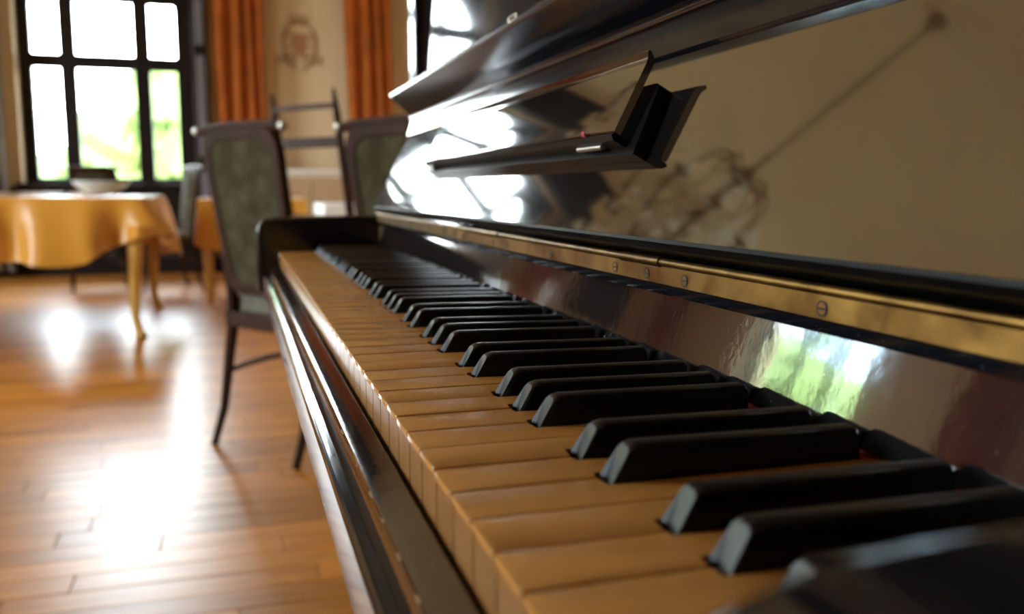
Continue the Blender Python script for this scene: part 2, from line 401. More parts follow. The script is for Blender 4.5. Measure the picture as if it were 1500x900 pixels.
# painted emblem: relief of scrolls, shield and crown
em = empty('wall_emblem', (.615, Y1, 2.27)); tag(em, 'brown painted coat of arms with scrolls and crown on the cream wall', 'wall emblem')
def scroll(c, r0, turns, a0, sgn, n=26):
    return [(c[0]+sgn*(r0*(1-.75*i/n))*math.cos(a0+turns*2*PI*i/n), -.006, c[1]+(r0*(1-.75*i/n))*math.sin(a0+turns*2*PI*i/n)) for i in range(n+1)]
bm = NB()
for sg in (-1, 1):
    tube(bm, scroll((sg*.12, .02), .085, 1.2, 1.0, sg), .011, 6)
    tube(bm, scroll((sg*.11, -.13), .075, 1.2, 2.4, sg), .011, 6)
    tube(bm, scroll((sg*.19, -.16), .05, 1.0, 0, -sg), .009, 6)
    tube(bm, [(sg*.03, -.006, -.25), (sg*.09, -.006, -.21), (sg*.15, -.006, -.10), (sg*.16, -.006, .04), (sg*.13, -.006, .14), (sg*.07, -.006, .20)], .011, 6)
finish('scrollwork', bm, EMBL, em, smooth=60)
bm = NB(); pl = [(-.06, .10), (.06, .10), (.065, 0), (.045, -.07), (0, -.11), (-.045, -.07), (-.065, 0)]
a = [bm.verts.new((x, -.012, z)) for x, z in pl]; b = [bm.verts.new((x, 0, z)) for x, z in pl]
for i in range(7): bm.faces.new((a[i], a[(i+1) % 7], b[(i+1) % 7], b[i]))
bm.faces.new(a); finish('shield', bm, mat('emblem_red', (.40, .19, .09), .8), em, smooth=0)
bm = NB()
for k in range(5):
    x = (k-2)*.04; tube(bm, [(x*.8, -.006, .20), (x*1.15, -.006, .27-.006*abs(k-2)**2), (x*1.2, -.006, .285-.006*abs(k-2)**2)], [.010, .006, .012], 6)
tube(bm, [(-.075, -.006, .20), (.075, -.006, .20)], .013, 6); tube(bm, [(-.08, -.006, .225), (.08, -.006, .225)], .006, 6)
finish('crown', bm, EMBL, em, smooth=60)

pc = empty('framed_picture', (-3.72, Y1, 1.55)); tag(pc, 'green toned framed picture on the far wall, mirrored in the piano name board', 'picture')
bm = NB(); box(bm, -.30, .30, -.012, -.002, -.40, .40); finish('canvas', bm, TAPES, pc, smooth=0)
for a_ in ((-.34, -.30, -.44, .44), (.30, .34, -.44, .44), (-.30, .30, -.44, -.40), (-.30, .30, .40, .44)):
    bm = NB(); box(bm, a_[0], a_[1], -.03, -.001, a_[2], a_[3]); finish('frame_bar', bm, DARKW, pc, smooth=0)

# ------------------------------------------------------------------ outdoors
bm = NB(); box(bm, -60, 60, -40, 90, -1.3, -1.0); struct(finish('ground', bm, GRASS, smooth=0), 'pale grey beige ground outside the windows', 'ground')  # ground colour kept grey-beige to limit green bounce indoors
def blob_tree(x, y, h, r, label, seed):
    rnd = random.Random(seed)
    t = empty('garden_tree', (x, y, -1.0)); tag(t, label, 'tree', 'trees in the garden')
    bm = NB(); tube(bm, [(0, 0, 0), (.05, 0, h*.4), (0, .05, h*.7)], [.16, .11, .06], 8); finish('trunk', bm, BARK, t)
    bm = NB()
    for k in range(26):
        a = rnd.random()*2*PI; q = rnd.random()**.5*r*.8; zz = h*.62+rnd.uniform(-.35, .35)*h*.75
        s = rnd.uniform(.3, .5)*r
        mt = Matrix.Translation((q*math.cos(a), q*math.sin(a), zz)) @ Matrix.Diagonal((s, s, s*.85, 1))
        bmesh.ops.create_icosphere(bm, subdivisions=2, radius=1, matrix=mt)
    for v in bm.verts: v.co += Vector((rnd.uniform(-1, 1), rnd.uniform(-1, 1), rnd.uniform(-1, 1)))*.09*r
    finish('crown', bm, LEAF, t, smooth=0)
blob_tree(-.9, 19, 4.3, 1.7, 'green leafy tree seen through the right pane of the far window', 1)
blob_tree(-3.2, 22, 2.9, 1.3, 'low green bush behind the middle pane of the far window', 2)
blob_tree(-8.0, 24, 3.0, 1.4, 'low green bush behind the left pane of the far window', 3)
blob_tree(-9.6, 12.9, 3.6, 1.0, 'green garden tree outside the left wall window', 4)
blob_tree(-12.5, 17.5, 4.2, 1.6, 'green garden tree further off outside the left wall window', 5)

gw = empty('added_house', (-16, 25, -1.0)); tag(gw, 'added pale blue grey house wall across the garden, placed to tint the name board reflection', 'house')  # unseen house added to dim and tint the mirrored window
bm = NB(); box(bm, -4, 0, -9, 6.0, 0, 11.0); finish('wall', bm, mat('blue_render', (.42, .52, .62), .9), gw, smooth=0)
bm = NB(); prism_y(bm, [(-4.5, 11.0), (.5, 11.0), (-2.0, 13.0)], -9.3, 6.3); finish('roof', bm, mat('slate', (.10, .10, .11), .7), gw, smooth=0)
for yy, zz in [(a_, b_) for a_ in (-7.4, -4.2, -1.0, 2.2) for b_ in (1.6, 4.8, 8.0)]:
    bm = NB(); box(bm, .001, .05, yy, yy+1.2, zz, zz+1.9); finish('shutter', bm, mat('green_paint', (.08, .13, .07), .6), gw, smooth=0)

# ------------------------------------------------------------------ the piano (built in millimetres, origin at treble end of the key fronts)
piano = empty('upright_piano', (0, 0, 0)); piano.location = (0, 0, 0)
tag(piano, 'old black lacquered upright piano with yellowed keys and open key lid', 'piano')
OZ = KZ*1000
def P(name, bm, m, parent=None, **k):
    for v in bm.verts: v.co = Vector((v.co.x, v.co.y, v.co.z+OZ))*.001
    return finish(name, bm, m, parent or piano, **k)
p = 23.5; NW = 52; LEN = NW*p
off = {2: -2.5, 3: 0, 4: 2.5, 6: -1.5, 0: 1.5}
blacks = {b: b*p+off[b % 7] for b in range(1, NW) if b % 7 in off}
rk = random.Random(3)
def round_poly(pts, rads, n=3):
    out = []; N = len(pts)
    for i, (q, r) in enumerate(zip(pts, rads)):
        if r == 0: out.append(q); continue
        a = Vector(pts[i-1]+(0,))-Vector(q+(0,)); b = Vector(pts[(i+1) % N]+(0,))-Vector(q+(0,)); a.normalize(); b.normalize()
        A = Vector(q+(0,))+a*r; B_ = Vector(q+(0,))+b*r
        for t in [k/n for k in range(n+1)]:
            v = A*(1-t)**2+Vector(q+(0,))*2*t*(1-t)+B_*t*t; out.append((v.x, v.y))
    return out
for k in range(NW):
    lo, hi = k*p+.45, (k+1)*p-.45; g = 6.6
    tl = lo if k not in blacks else max(lo, blacks[k]+g)
    th = hi if (k+1) not in blacks else min(hi, blacks[k+1]-g)
    XN = 47.6
    pts = [(-1.1, lo), (XN if tl > lo else 100, lo)]; rd = [2.2, 0]
    if tl > lo: pts += [(XN, tl)]; rd += [0]
    pts += [(149, tl), (149, th)]; rd += [0, 0]
    if th < hi: pts += [(XN, th), (XN, hi)]; rd += [0, 0]
    pts += [(-1.1, hi)]; rd += [2.2]
    dz = rk.uniform(-.22, .12)
    bm = NB(); poly = round_poly(pts, rd)
    ft = prism_z(bm, poly, -2.3+dz, dz)
    es = [e for e in bm.edges if all(abs(v.co.z-dz) < 1e-5 for v in e.verts) and e.calc_length() > .3 or (all(abs(v.co.z-dz) < 1e-5 for v in e.verts))]
    bmesh.ops.bevel(bm, geom=es, offset=.42, segments=2, affect='EDGES', profile=.5, clamp_overlap=True)
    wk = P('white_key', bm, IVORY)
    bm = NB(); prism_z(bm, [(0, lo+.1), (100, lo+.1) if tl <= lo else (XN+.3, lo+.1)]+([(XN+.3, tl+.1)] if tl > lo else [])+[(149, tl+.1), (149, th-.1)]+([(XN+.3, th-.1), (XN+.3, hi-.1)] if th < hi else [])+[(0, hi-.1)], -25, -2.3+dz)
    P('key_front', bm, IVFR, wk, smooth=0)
    # fine joint line where the head plate meets the tail plate
for b, c in blacks.items():
    bm = NB(); dz = rk.uniform(-.3, .3); c += rk.uniform(-.25, .25)
    # rings from front to back: (x_bottom, x_top)
    H_ = 11.2+dz; wb, wt = 5.35, 4.25
    def ring(x, zt, wbot, wtop, zb=-6):
        r = 1.5
        ps = [(c-wbot, zb), (c-wbot, 0), (c-wtop-.05, zt-r)]
        ps += [(c-wtop+.45*r, zt-.35*r)] + [(c-wtop+1.25*r, zt)] + [(c+wtop-1.25*r, zt)] + [(c+wtop-.45*r, zt-.35*r)]
        ps += [(c+wtop+.05, zt-r), (c+wbot, 0), (c+wbot, zb)]
        return ps
    rings = []
    # the front face slopes: give each profile height its own x
    def xs(z): # front slope
        return 50.0+max(0, z)*.62
    for q, (shift, zt) in enumerate(((0, H_-1.3), (1.0, H_-.45), (2.6, H_))):
        rings.append([(xs(z)+shift*(max(0, z)/H_)**1.5+(0 if q == 0 else 0), y, z) for y, z in ring(0, zt, wb-.25*(2-q)*.5, wt-.30*(2-q)*.5)])
    rings.append([(60.5, y, z) for y, z in ring(0, H_, wb, wt)])
    rings.append([(141.5, y, z) for y, z in ring(0, H_-1.2, wb, wt)])
    rings.append([(142.5, y, z) for y, z in ring(0, H_-1.9, wb, wt-.3)])
    V = [[bm.verts.new(v) for v in r] for r in rings]
    # keep rings ordered in x at the base
    for i, r in enumerate(V[:3]):
        for v in r:
            if v.co.z <= .01: v.co.x = 50+i*.25
    for i in range(len(V)-1):
        for j in range(9): bm.faces.new((V[i][j], V[i][j+1], V[i+1][j+1], V[i+1][j]))
    bm.faces.new(V[0]); bm.faces.new(V[-1][::-1])
    bk = P('black_key', bm, EBONY, smooth=28); bk.data.materials.append(EBONYF)
    for f in bk.data.polygons:
        if f.normal.x < -.55 and f.normal.z < .82: f.material_index = 1
# key frame felt and rail under the keys
bm = NB(); box(bm, 143.5, 158, -6, LEN+6, -6, -1.2); P('red_felt_strip', bm, RED)
bm = NB(); box(bm, 2, 150, 0, LEN, -40, -26); P('key_rail', bm, KWOOD, smooth=0)

# key slip and key bed
YA, YB = -92, LEN+70
bm = NB()
prism_y(bm, [(-2.2, -60), (-2.2, -20.2), (-3.2, -19.4), (-12.5, -21.2), (-14.8, -22.2), (-15.9, -24.0), (-18.4, -31.6), (-18.4, -60)], -24, LEN+14)
P('key_slip', bm, mat('slip_top_lacquer', (.012, .008, .008), .09, ior=1.8, bump=.12, bscale=60, spec_dust=.2, coat=.3), smooth=25)
bm = NB()
prism_y(bm, [(-18.5, -33), (-20.5, -32.2), (-23.2, -31.0), (-24.6, -31.4), (-25.5, -32.8), (-25.7, -56), (-25.0, -59), (-22, -62), (-12, -66), (330, -66), (330, -60.5), (-18.5, -60.5)], YA, YB)
P('key_bed', bm, LACQ, smooth=25)
# worn pale spots on the slip edge
rw = random.Random(11)
for i in range(9):
    bm = NB(); y = [45, 88, 120, 64, 150, 182, 210, 246, 300][i]
    bmesh.ops.create_icosphere(bm, subdivisions=1, radius=1, matrix=Matrix.Translation((-15.0-rw.random()*.4, y, -22.6)) @ Matrix.Diagonal((.8, rw.uniform(1.5, 5), .6, 1)))
    P('chipped_edge', bm, RAW)
# cheeks (arms)
def cheek(y0, y1, far=True):
    bm = NB()
    prof = [(150, -60), (150, 52 if far else 48)]
    prof += ([(60, 52), (12, 51.0), (-6, 50.0)] + arc(-13, 31, 18, 85, 180, 7) if far else [(60, 49.5), (36, 49), (18, 48.3), (3, 46.8), (-7, 44), (-16, 39.5), (-23, 33), (-28, 24), (-30.5, 12)]) + [(-31.5, 0), (-32, -26), (-32, -60)]
    prism_y(bm, prof, y0, y1)
    return P('cheek_block', bm, LACQ, smooth=30, bevel=.004, bseg=3)
cheek(-78, -24, False); cheek(LEN+13, LEN+66)
# key blocks between last keys and the cheeks
for y0, y1 in ((-23.4, -1.0), (LEN+.8, LEN+12.4)):
    bm = NB(); box(bm, -1, 149, y0, y1, -26, 2 if y0 > 0 else 1.5); P('key_block', bm, LACQ, bevel=.001)
# name board behind the keys (leans back)
bm = NB()
prism_y(bm, [(146.5, 1.2), (147.6, .2), (170, .2), (175, 37.5), (156, 37.5), (154.8, 36.6)], -22, LEN+12)
P('name_board', bm, SLIPM, smooth=25)
bm = NB()
prism_y(bm, [(146.2, 40.2), (147, 38.4), (149.5, 37.9), (180, 37.9), (180, 54.5), (146.6, 54.5), (146.6, 43.6), (145.6, 42.6)], -22, LEN+12)
nr = P('nosing_rail', bm, LACQ, smooth=30)
# brass piano hinge
hinge = empty('brass_hinge'); hinge.parent = piano
bm = NB(); box(bm, 145.2, 146.55, -20, LEN+10, 43.7, 53.2); P('hinge_leaf', bm, BRASS, hinge, bevel=.0003)
def barrel(y0, y1, r):
    bm = NB(); tube(bm, [(145.6, y0, 55.0), (145.6, y1, 55.0)], r, 16)
    P('hinge_knuckle', bm, BRASS, hinge, smooth=40)
ks = [-20, 292, 339.5, 581, 640, 900, 948, LEN+10]
for i in range(len(ks)-1): barrel(ks[i]+.2, ks[i+1]-.2, 2.15 if i % 2 == 0 else 2.75)
for y in (162.2, 266.8, 307.8, 348.4, 455.2, 558, 597.3, 700, 745, 850, 905, 960, 1060, 1120, 1180, 60):
    bm = NB(); n_ = 18
    a = [bm.verts.new((144.9, y+2.5*math.cos(2*PI*k/n_), 47.9+2.5*math.sin(2*PI*k/n_))) for k in range(n_)]
    b = [bm.verts.new((145.25, y+2.9*math.cos(2*PI*k/n_), 47.9+2.9*math.sin(2*PI*k/n_))) for k in range(n_)]
    for k in range(n_): bm.faces.new((a[k], a[(k+1) % n_], b[(k+1) % n_], b[k]))
    bm.faces.new(a); s_ = P('screw', bm, BRASS, hinge, smooth=20)
    bm = NB(); n_ = 24                      # dark rim and slot
    for r0, r1 in ((2.35, 3.05),):
        ra = [bm.verts.new((144.86, y+r0*math.cos(2*PI*k/n_), 47.9+r0*math.sin(2*PI*k/n_))) for k in range(n_)]
        rb = [bm.verts.new((144.86, y+r1*math.cos(2*PI*k/n_), 47.9+r1*math.sin(2*PI*k/n_))) for k in range(n_)]
        for k in range(n_): bm.faces.new((ra[k], ra[(k+1) % n_], rb[(k+1) % n_], rb[k]))
    box(bm, 144.70, 144.92, y-2.3, y+2.3, 47.5, 48.3)
    P('screw_slot', bm, SLOT, s_.parent, smooth=0)

# open key lid (fallboard): face leans back 27 degrees
TL = math.radians(27); sv = Vector((math.sin(TL), 0, math.cos(TL))); nv_ = Vector((-math.cos(TL), 0, math.sin(TL))); F0 = Vector((136, 0, 67))
def fp(k, o): v = F0+sv*k+nv_*o; return (v.x, v.z)
FY0, FY1 = -20, 1196
fallb = empty('fallboard'); fallb.parent = piano
bm = NB()
prism_y(bm, [fp(.8, 0), fp(114, 0), fp(114, -16), fp(.8, -16)], FY0, FY1)
P('fallboard_panel', bm, FALL, fallb, smooth=20)
bm = NB(); prism_y(bm, [fp(.7, -.1), fp(.7, -15.9), fp(-2.6, -16.2), fp(-2.6, -5), fp(-1.0, -.7)], FY0, FY1)
P('bottom_edge', bm, mat('dull_black', (.004, .004, .004), .35, ior=1.22), fallb, smooth=20)
bm = NB()
edge = [fp(114.2, 1.0), fp(115.5, 2.2), fp(126, 4.0), fp(137, 5.5)]
prism_y(bm, edge+[fp(139, 4.5), fp(140, 1), fp(140, -16), fp(114.2, -16)], FY0, FY1)
P('moulded_edge', bm, LACQ2, fallb, smooth=30)
lacq_b = LACQ
bm = NB()                                    # rounded pale bead where the lip folds
c_ = fp(139.5, 4.8)
tube(bm, [(c_[0]-1, FY0, c_[1]+1.2), (c_[0]-1, FY1, c_[1]+1.2)], 3.4, 12); P('lip_bead', bm, LACQ, fallb, smooth=60)
bm = NB()
L0 = Vector((c_[0]-.5, 0, c_[1]+3.5)); L1 = Vector((161.5, 0, 225)); ld = (L1-L0).normalized(); ln = Vector((ld.z, 0, -ld.x))
if ln.z < 0: ln = -ln
def lp(k, o): v = L0+ld*k+ln*o; return (v.x, v.z)
LL = (L1-L0).length
prism_y(bm, [lp(0, 0), lp(LL-2, 0), lp(LL+.2, .8), lp(LL+2.4, 3.5), lp(LL+2.6, 7), lp(LL+.5, 10.5), lp(LL-3, 11.5), lp(0, 11.5)], FY0, FY1)
P('lid_lip', bm, LACQ2, fallb, smooth=35)
# lock plate let into the lip edge
e0 = Vector(lp(LL+2.75, 5.2)+(0,)); 
bm = NB(); box(bm, e0.x-.9, e0.x+.8, 588, 612, e0.y-2.6, e0.y+2.6); lk = P('lock_plate', bm, BRASS, fallb, bevel=.0003)
bm = NB(); box(bm, e0.x-1.15, e0.x-.8, 593, 607, e0.y-1.5, e0.y+1.5); P('keyhole', bm, SLOT, fallb, smooth=0)
# folding music desk on the lid
def desk_piece(name, k0, k1, o0, o1, y0, y1, r=0, m=FALL, tilt=0, rb=None):
    rb = r if rb is None else rb
    pl = [(k0, y0+rb*0), (k1, y0), (k1, y1), (k0, y1)]
    pl = round_poly([(k0, y0-tilt), (k1, y0), (k1, y1), (k0, y1+tilt)], [rb if rb else 0, r, r, rb if rb else 0], 6) if r else [(k0, y0-tilt), (k1, y0), (k1, y1), (k0, y1+tilt)]
    bm = NB()
    def W(k, y, o): v = F0+sv*k+nv_*o; return (v.x, y, v.z)
    a = [bm.verts.new(W(k, y, o0)) for k, y in pl]; b = [bm.verts.new(W(k, y, o1)) for k, y in pl]; n = len(pl)
    for i in range(n): bm.faces.new((a[i], a[(i+1) % n], b[(i+1) % n], b[i]))
    bm.faces.new(a[::-1]); bm.faces.new(b)
    return P(name, bm, m, desk, smooth=30, bevel=.0007)
desk = empty('music_desk'); desk.parent = piano
desk_piece('desk_back_board', 45, 90, .2, 8.5, 345, 874, 6, mat('dull_black', (.004, .004, .004), .35, ior=1.22), 9, 0.01)
def leaf():
    bm = NB(); y0, y1 = 351, 864
    prof = [(54, 15.5), (54.6, 14.2), (56, 14.0), (98, 14.4), (102, 16.0), (104.6, 19.6), (103.6, 21.2), (102.0, 20.6), (100, 19.4), (96.5, 18.9), (56, 18.5), (54.4, 18.0)]
    pts = [(F0+sv*k+nv_*o) for k, o in prof]
    prism_y(bm, [(v.x, v.z) for v in pts], y0, y1)
    return P('desk_leaf', bm, FALL, desk, smooth=30)
leaf()
def ledge():                                 # narrow dark rail joining leaf and back board along the bottom
    bm = NB(); pts = [F0+sv*k+nv_*o for k, o in ((49.5, 8.6), (52.8, 8.6), (53.6, 18.2), (52, 19.6), (49.5, 17))]
    prism_y(bm, [(v.x, v.z) for v in pts], 350, 866); return P('desk_ledge', bm, MATS['dull_black'], desk, smooth=30)
ledge()
for y in (372, 830):
    bm = NB(); c1 = F0+sv*48.6+nv_*13; tube(bm, [(c1.x, y, c1.z), (c1.x, y+38, c1.z)], 1.7, 12); P('desk_hinge', bm, STEEL, desk, smooth=40)
bm = NB(); pts = [F0+sv*k+nv_*o for k, o in ((53.4, 19.0), (54.6, 20.6), (56, 20.6), (54, 17))]
prism_y(bm, [(v.x, v.z) for v in pts], 392, 397); P('red_mark', bm, REDT, desk, smooth=0)

# upper case behind the lid
bm = NB(); prism_y(bm, [(210, 60), (226, 60), (247, 545), (231, 545)], 0, LEN+20); P('upper_panel', bm, mat('upper_lacquer', (.006, .006, .008), .05, ior=2.0, bump=.03, bscale=6, coat=.5), smooth=0)
bm = NB(); box(bm, 208, 620, LEN+20, LEN+62, -725, 560); P('side_panel', bm, LACQ, bevel=.004)
bm = NB(); box(bm, 208, 620, -66, -24, -725, 560); P('side_panel', bm, LACQ, bevel=.004)
bm = NB(); box(bm, 228, 612, -22, LEN+18, 545.5, 560); P('case_top', bm, LACQ, smooth=0)
bm = NB(); box(bm, 185, 640, -80, LEN+76, 561, 585); P('top_lid', bm, LACQ, bevel=.006)
bm = NB(); box(bm, 600, 618, -22, LEN+18, -700, 540); P('back_frame', bm, DARKW, smooth=0)
bm = NB(); box(bm, 232, 250, -22, LEN+18, -640, -72); P('lower_panel', bm, LACQ, bevel=.003)
bm = NB(); box(bm, 215, 620, -22, LEN+18, -728, -645); P('bottom_board', bm, LACQ, bevel=.003)
for y in (-60, LEN+30):
    bm = NB(); lathe(bm, [(24, -728), (28, -700), (22, -640), (20, -560), (26, -420), (30, -250), (24, -160), (32, -130), (32, -72)], (172, y+12, 0), 20)
    P('piano_leg', bm, LACQ, smooth=50)
    bm = NB(); box(bm, 10, 215, y-12, y+36, -729.5, -700) if False else box(bm, 75, 214, y-10, y+34, -729, -690); P('toe_block', bm, LACQ, bevel=.003)

# ------------------------------------------------------------------ chairs
def chair_bits(root, back='pad', arms=True, W=.215):
    """faces -Y in its own frame; width along X; seat height .46; origin on the floor under the seat centre"""
    def sp(z): return .17+.02*0+(max(0, z-.44))*.15+(max(0, .44-z))*.10        # stile y by height (rakes back, legs splay back)
    WB = W-.035 if back == 'pad' else W
    for sg in (-1, 1):
        if back == 'pad':
            pts = [(sg*(W-.01-(W-WB)*min(1, max(0, z-.1)/.4)), sp(z)+(.03 if z < .1 else 0), z) for z in (0, .12, .25, .40, .50, .62)]
            bm = NB(); tube(bm, pts, [.012, .014, .016, .019, .018, .016], 8); finish('leg', bm, CHAIRW, root)
        else:
            pts = [(sg*(W-.01), sp(z), z) for z in (0, .12, .25, .40, .60, .85, 1.10, 1.19)]
            bm = NB(); tube(bm, pts, [.012, .014, .016, .018, .017, .016, .014, .006], 8); finish('leg', bm, CHAIRW, root)
        bm = NB(); tube(bm, [(sg*(W+.005), -.235, 0), (sg*(W+.01), -.215, .15), (sg*(W), -.205, .30), (sg*W, -.20, .42)], [.012, .014, .018, .022], 8); finish('leg', bm, CHAIRW, root)
    bm = NB(); pl = round_poly([(-W-.01, -.225), (W+.01, -.225), (W-.005, .19), (-W+.005, .19)], [.05, .05, .02, .02], 4)
    prism_z(bm, pl, .385, .435); finish('seat_frame', bm, CHAIRW, root, bevel=.005)
    bm = NB(); pl = round_poly([(-W+.005, -.215), (W-.005, -.215), (W-.02, .165), (-W+.02, .165)], [.06, .06, .03, .03], 5)
    ft = prism_z(bm, pl, .4355, .462)
    r = bmesh.ops.inset_region(bm, faces=[ft], thickness=.03); ft2 = ft
    for v in ft2.verts: v.co.z += .02
    r = bmesh.ops.inset_region(bm, faces=[ft2], thickness=.07)
    for v in ft2.verts: v.co.z += .01
    finish('seat', bm, TAPES2, root, smooth=60)
    for a, b in (((-.20, -.21, .20), (.195, .205, .235)), ((.20, -.21, .20), (-.195, .205, .235))):
        bm = NB(); m_ = [(a[0]*(1-t)+b[0]*t, a[1]*(1-t)+b[1]*t, a[2]*(1-t)+b[2]*t+(.028 if a[0] < 0 else 0)*math.sin(PI*t)+.05*math.sin(PI*t)) for t in [i/8 for i in range(9)]]
        tube(bm, m_, .009, 8); finish('stretcher', bm, CHAIRW, root)
    if back == 'pad':
        z0, z1 = .53, .985; hw = W-.035
        def loop(r_, w_, za, zb, yo):
            pl = round_poly([(-w_*.86, za), (w_*.86, za), (w_, zb), (-w_, zb)], [r_, r_, r_*1.6, r_*1.6], 6)
            return [(x, sp(z)+yo, z) for x, z in pl]
        outer = loop(.06, WB+.008, z0-.035, z1+.02, 0); 
        bm = NB(); ring_ = outer+[outer[0], outer[1]]
        n = len(outer); V = []
        inn = loop(.05, WB-.028, z0, z1-.018, 0)
        for yo in (-.014, .014):
            V.append([bm.verts.new((x, y+yo, z)) for x, y, z in outer]); V.append([bm.verts.new((x, y+yo, z)) for x, y, z in inn])
        for i in range(n):
            j = (i+1) % n
            bm.faces.new((V[0][i], V[0][j], V[1][j], V[1][i])); bm.faces.new((V[2][i], V[2][j], V[3][j], V[3][i]))
            bm.faces.new((V[0][i], V[0][j], V[2][j], V[2][i])); bm.faces.new((V[1][i], V[1][j], V[3][j], V[3][i]))
        finish('back_frame', bm, CHAIRW, root, bevel=.004)
        bm = NB(); f_ = [bm.verts.new((x, y-.004, z)) for x, y, z in inn]; g_ = [bm.verts.new((x*.8, sp((z-.75)*.85+.75)-.026, (z-.75)*.85+.75)) for x, y, z in inn]
        h_ = [bm.verts.new((x, y+.010, z)) for x, y, z in inn]
        for i in range(n):
            j = (i+1) % n; bm.faces.new((f_[i], f_[j], g_[j], g_[i])); bm.faces.new((f_[i], f_[j], h_[j], h_[i]))
        bm.faces.new(g_); bm.faces.new(h_[::-1]); finish('back_cushion', bm, TAPES, root, smooth=60)
        # crest rail with scrolled ends
        bm = NB(); zc = 1.005; tube(bm, [(x, sp(zc)+.0+.06*(1-abs(x)/.28)*0, zc+.012*math.cos(x*6)-.012) for x in [-.205+.041*i for i in range(11)]], [.012, .020]+[.018]*7+[.020, .012], 8, flat=.8)
        finish('crest_rail', bm, CHAIRW, root)
        if arms:
            for sg in (-1, 1):
                bm = NB(); lathe(bm, [(.004, -.012), (.014, -.008), (.016, 0), (.014, .008), (.004, .012)], (sg*.209, sp(1.0), 1.0), 12); finish('finial', bm, mat('pale_brass', (.35, .33, .28), .4, metal=1), root)
    else:
        for z, hh in ((1.13, .010), (1.0, .022), (.70, .030)):
            bm = NB(); n = 12
            vs = []
            for i in range(n+1):
                x = -W+.01+(2*W-.02)*i/n; bow = .012*math.sin(PI*i/n); yy = sp(z)+bow
                hz = hh*(.45+.55*abs(math.sin(PI*i/n*2+PI/2))) if hh > .04 else hh
                vs.append([bm.verts.new(v) for v in ((x, yy-.008, z-hh), (x, yy-.008, z+hz-hh*.2), (x, yy+.008, z+hz-hh*.2), (x, yy+.008, z-hh))])
            for i in range(n):
                for q in range(4): bm.faces.new((vs[i][q], vs[i][(q+1) % 4], vs[i+1][(q+1) % 4], vs[i+1][q]))
            bm.faces.new(vs[0]); bm.faces.new(vs[-1][::-1]); finish('back_slat', bm, CHAIRW, root, smooth=40)
GRP = 'upholstered dining chairs'
c1 = empty('dining_chair'); chair_bits(c1, 'pad')
c1.location = (.165, 2.79, 0); c1.rotation_euler.z = math.radians(125)
tag(c1, 'mahogany chair with oval green tapestry back, left of the piano end', 'chair', GRP)
c2 = copy_tree(c1); c2.location = (.56, 2.45, 0); c2.rotation_euler.z = math.radians(125)
tag(c2, 'mahogany chair with green tapestry back half hidden behind the piano lid', 'chair', GRP)
c3 = empty('ladder_back_chair'); chair_bits(c3, 'ladder', W=.19); c3.location = (.425, 3.52, 0); c3.rotation_euler.z = math.radians(125)
tag(c3, 'dark open ladder-back chair with pointed posts between the two upholstered chairs', 'chair')
c4 = copy_tree(c1); c4.location = (-.62, 7.55, 0); c4.rotation_euler.z = math.radians(-70); tag(c4, 'green backed chair standing far off below the far window', 'chair', GRP)
c5 = copy_tree(c1); c5.location = (-1.15, 7.9, 0); c5.rotation_euler.z = math.radians(10); tag(c5, 'distant dark chair behind the gold table under the far window', 'chair', GRP)

# ------------------------------------------------------------------ table with gold cloth
TH = .775
tb = empty('dining_table', (-1.57, 5.75, 0)); tag(tb, 'honey wood table with curved legs under a gold tablecloth', 'table')
bm = NB(); box(bm, -1.02, 1.02, -.66, .66, TH-.03, TH); finish('tabletop', bm, GOLDW, tb, bevel=.004)
bm = NB(); box(bm, -.95, .95, -.59, .59, TH-.12, TH-.031); finish('apron', bm, GOLDW, tb, smooth=0)
for sx_ in (-1, 1):
    for sy_ in (-1, 1):
        bm = NB(); pts = [(sx_*.97, sy_*.60, TH-.032), (sx_*.985, sy_*.615, .60), (sx_*.965, sy_*.595, .35), (sx_*.955, sy_*.585, .12), (sx_*.975, sy_*.605, .03), (sx_*.985, sy_*.615, 0)]
        tube(bm, pts, [.05, .048, .034, .024, .026, .036], 10); finish('leg', bm, GOLDW, tb, smooth=60)
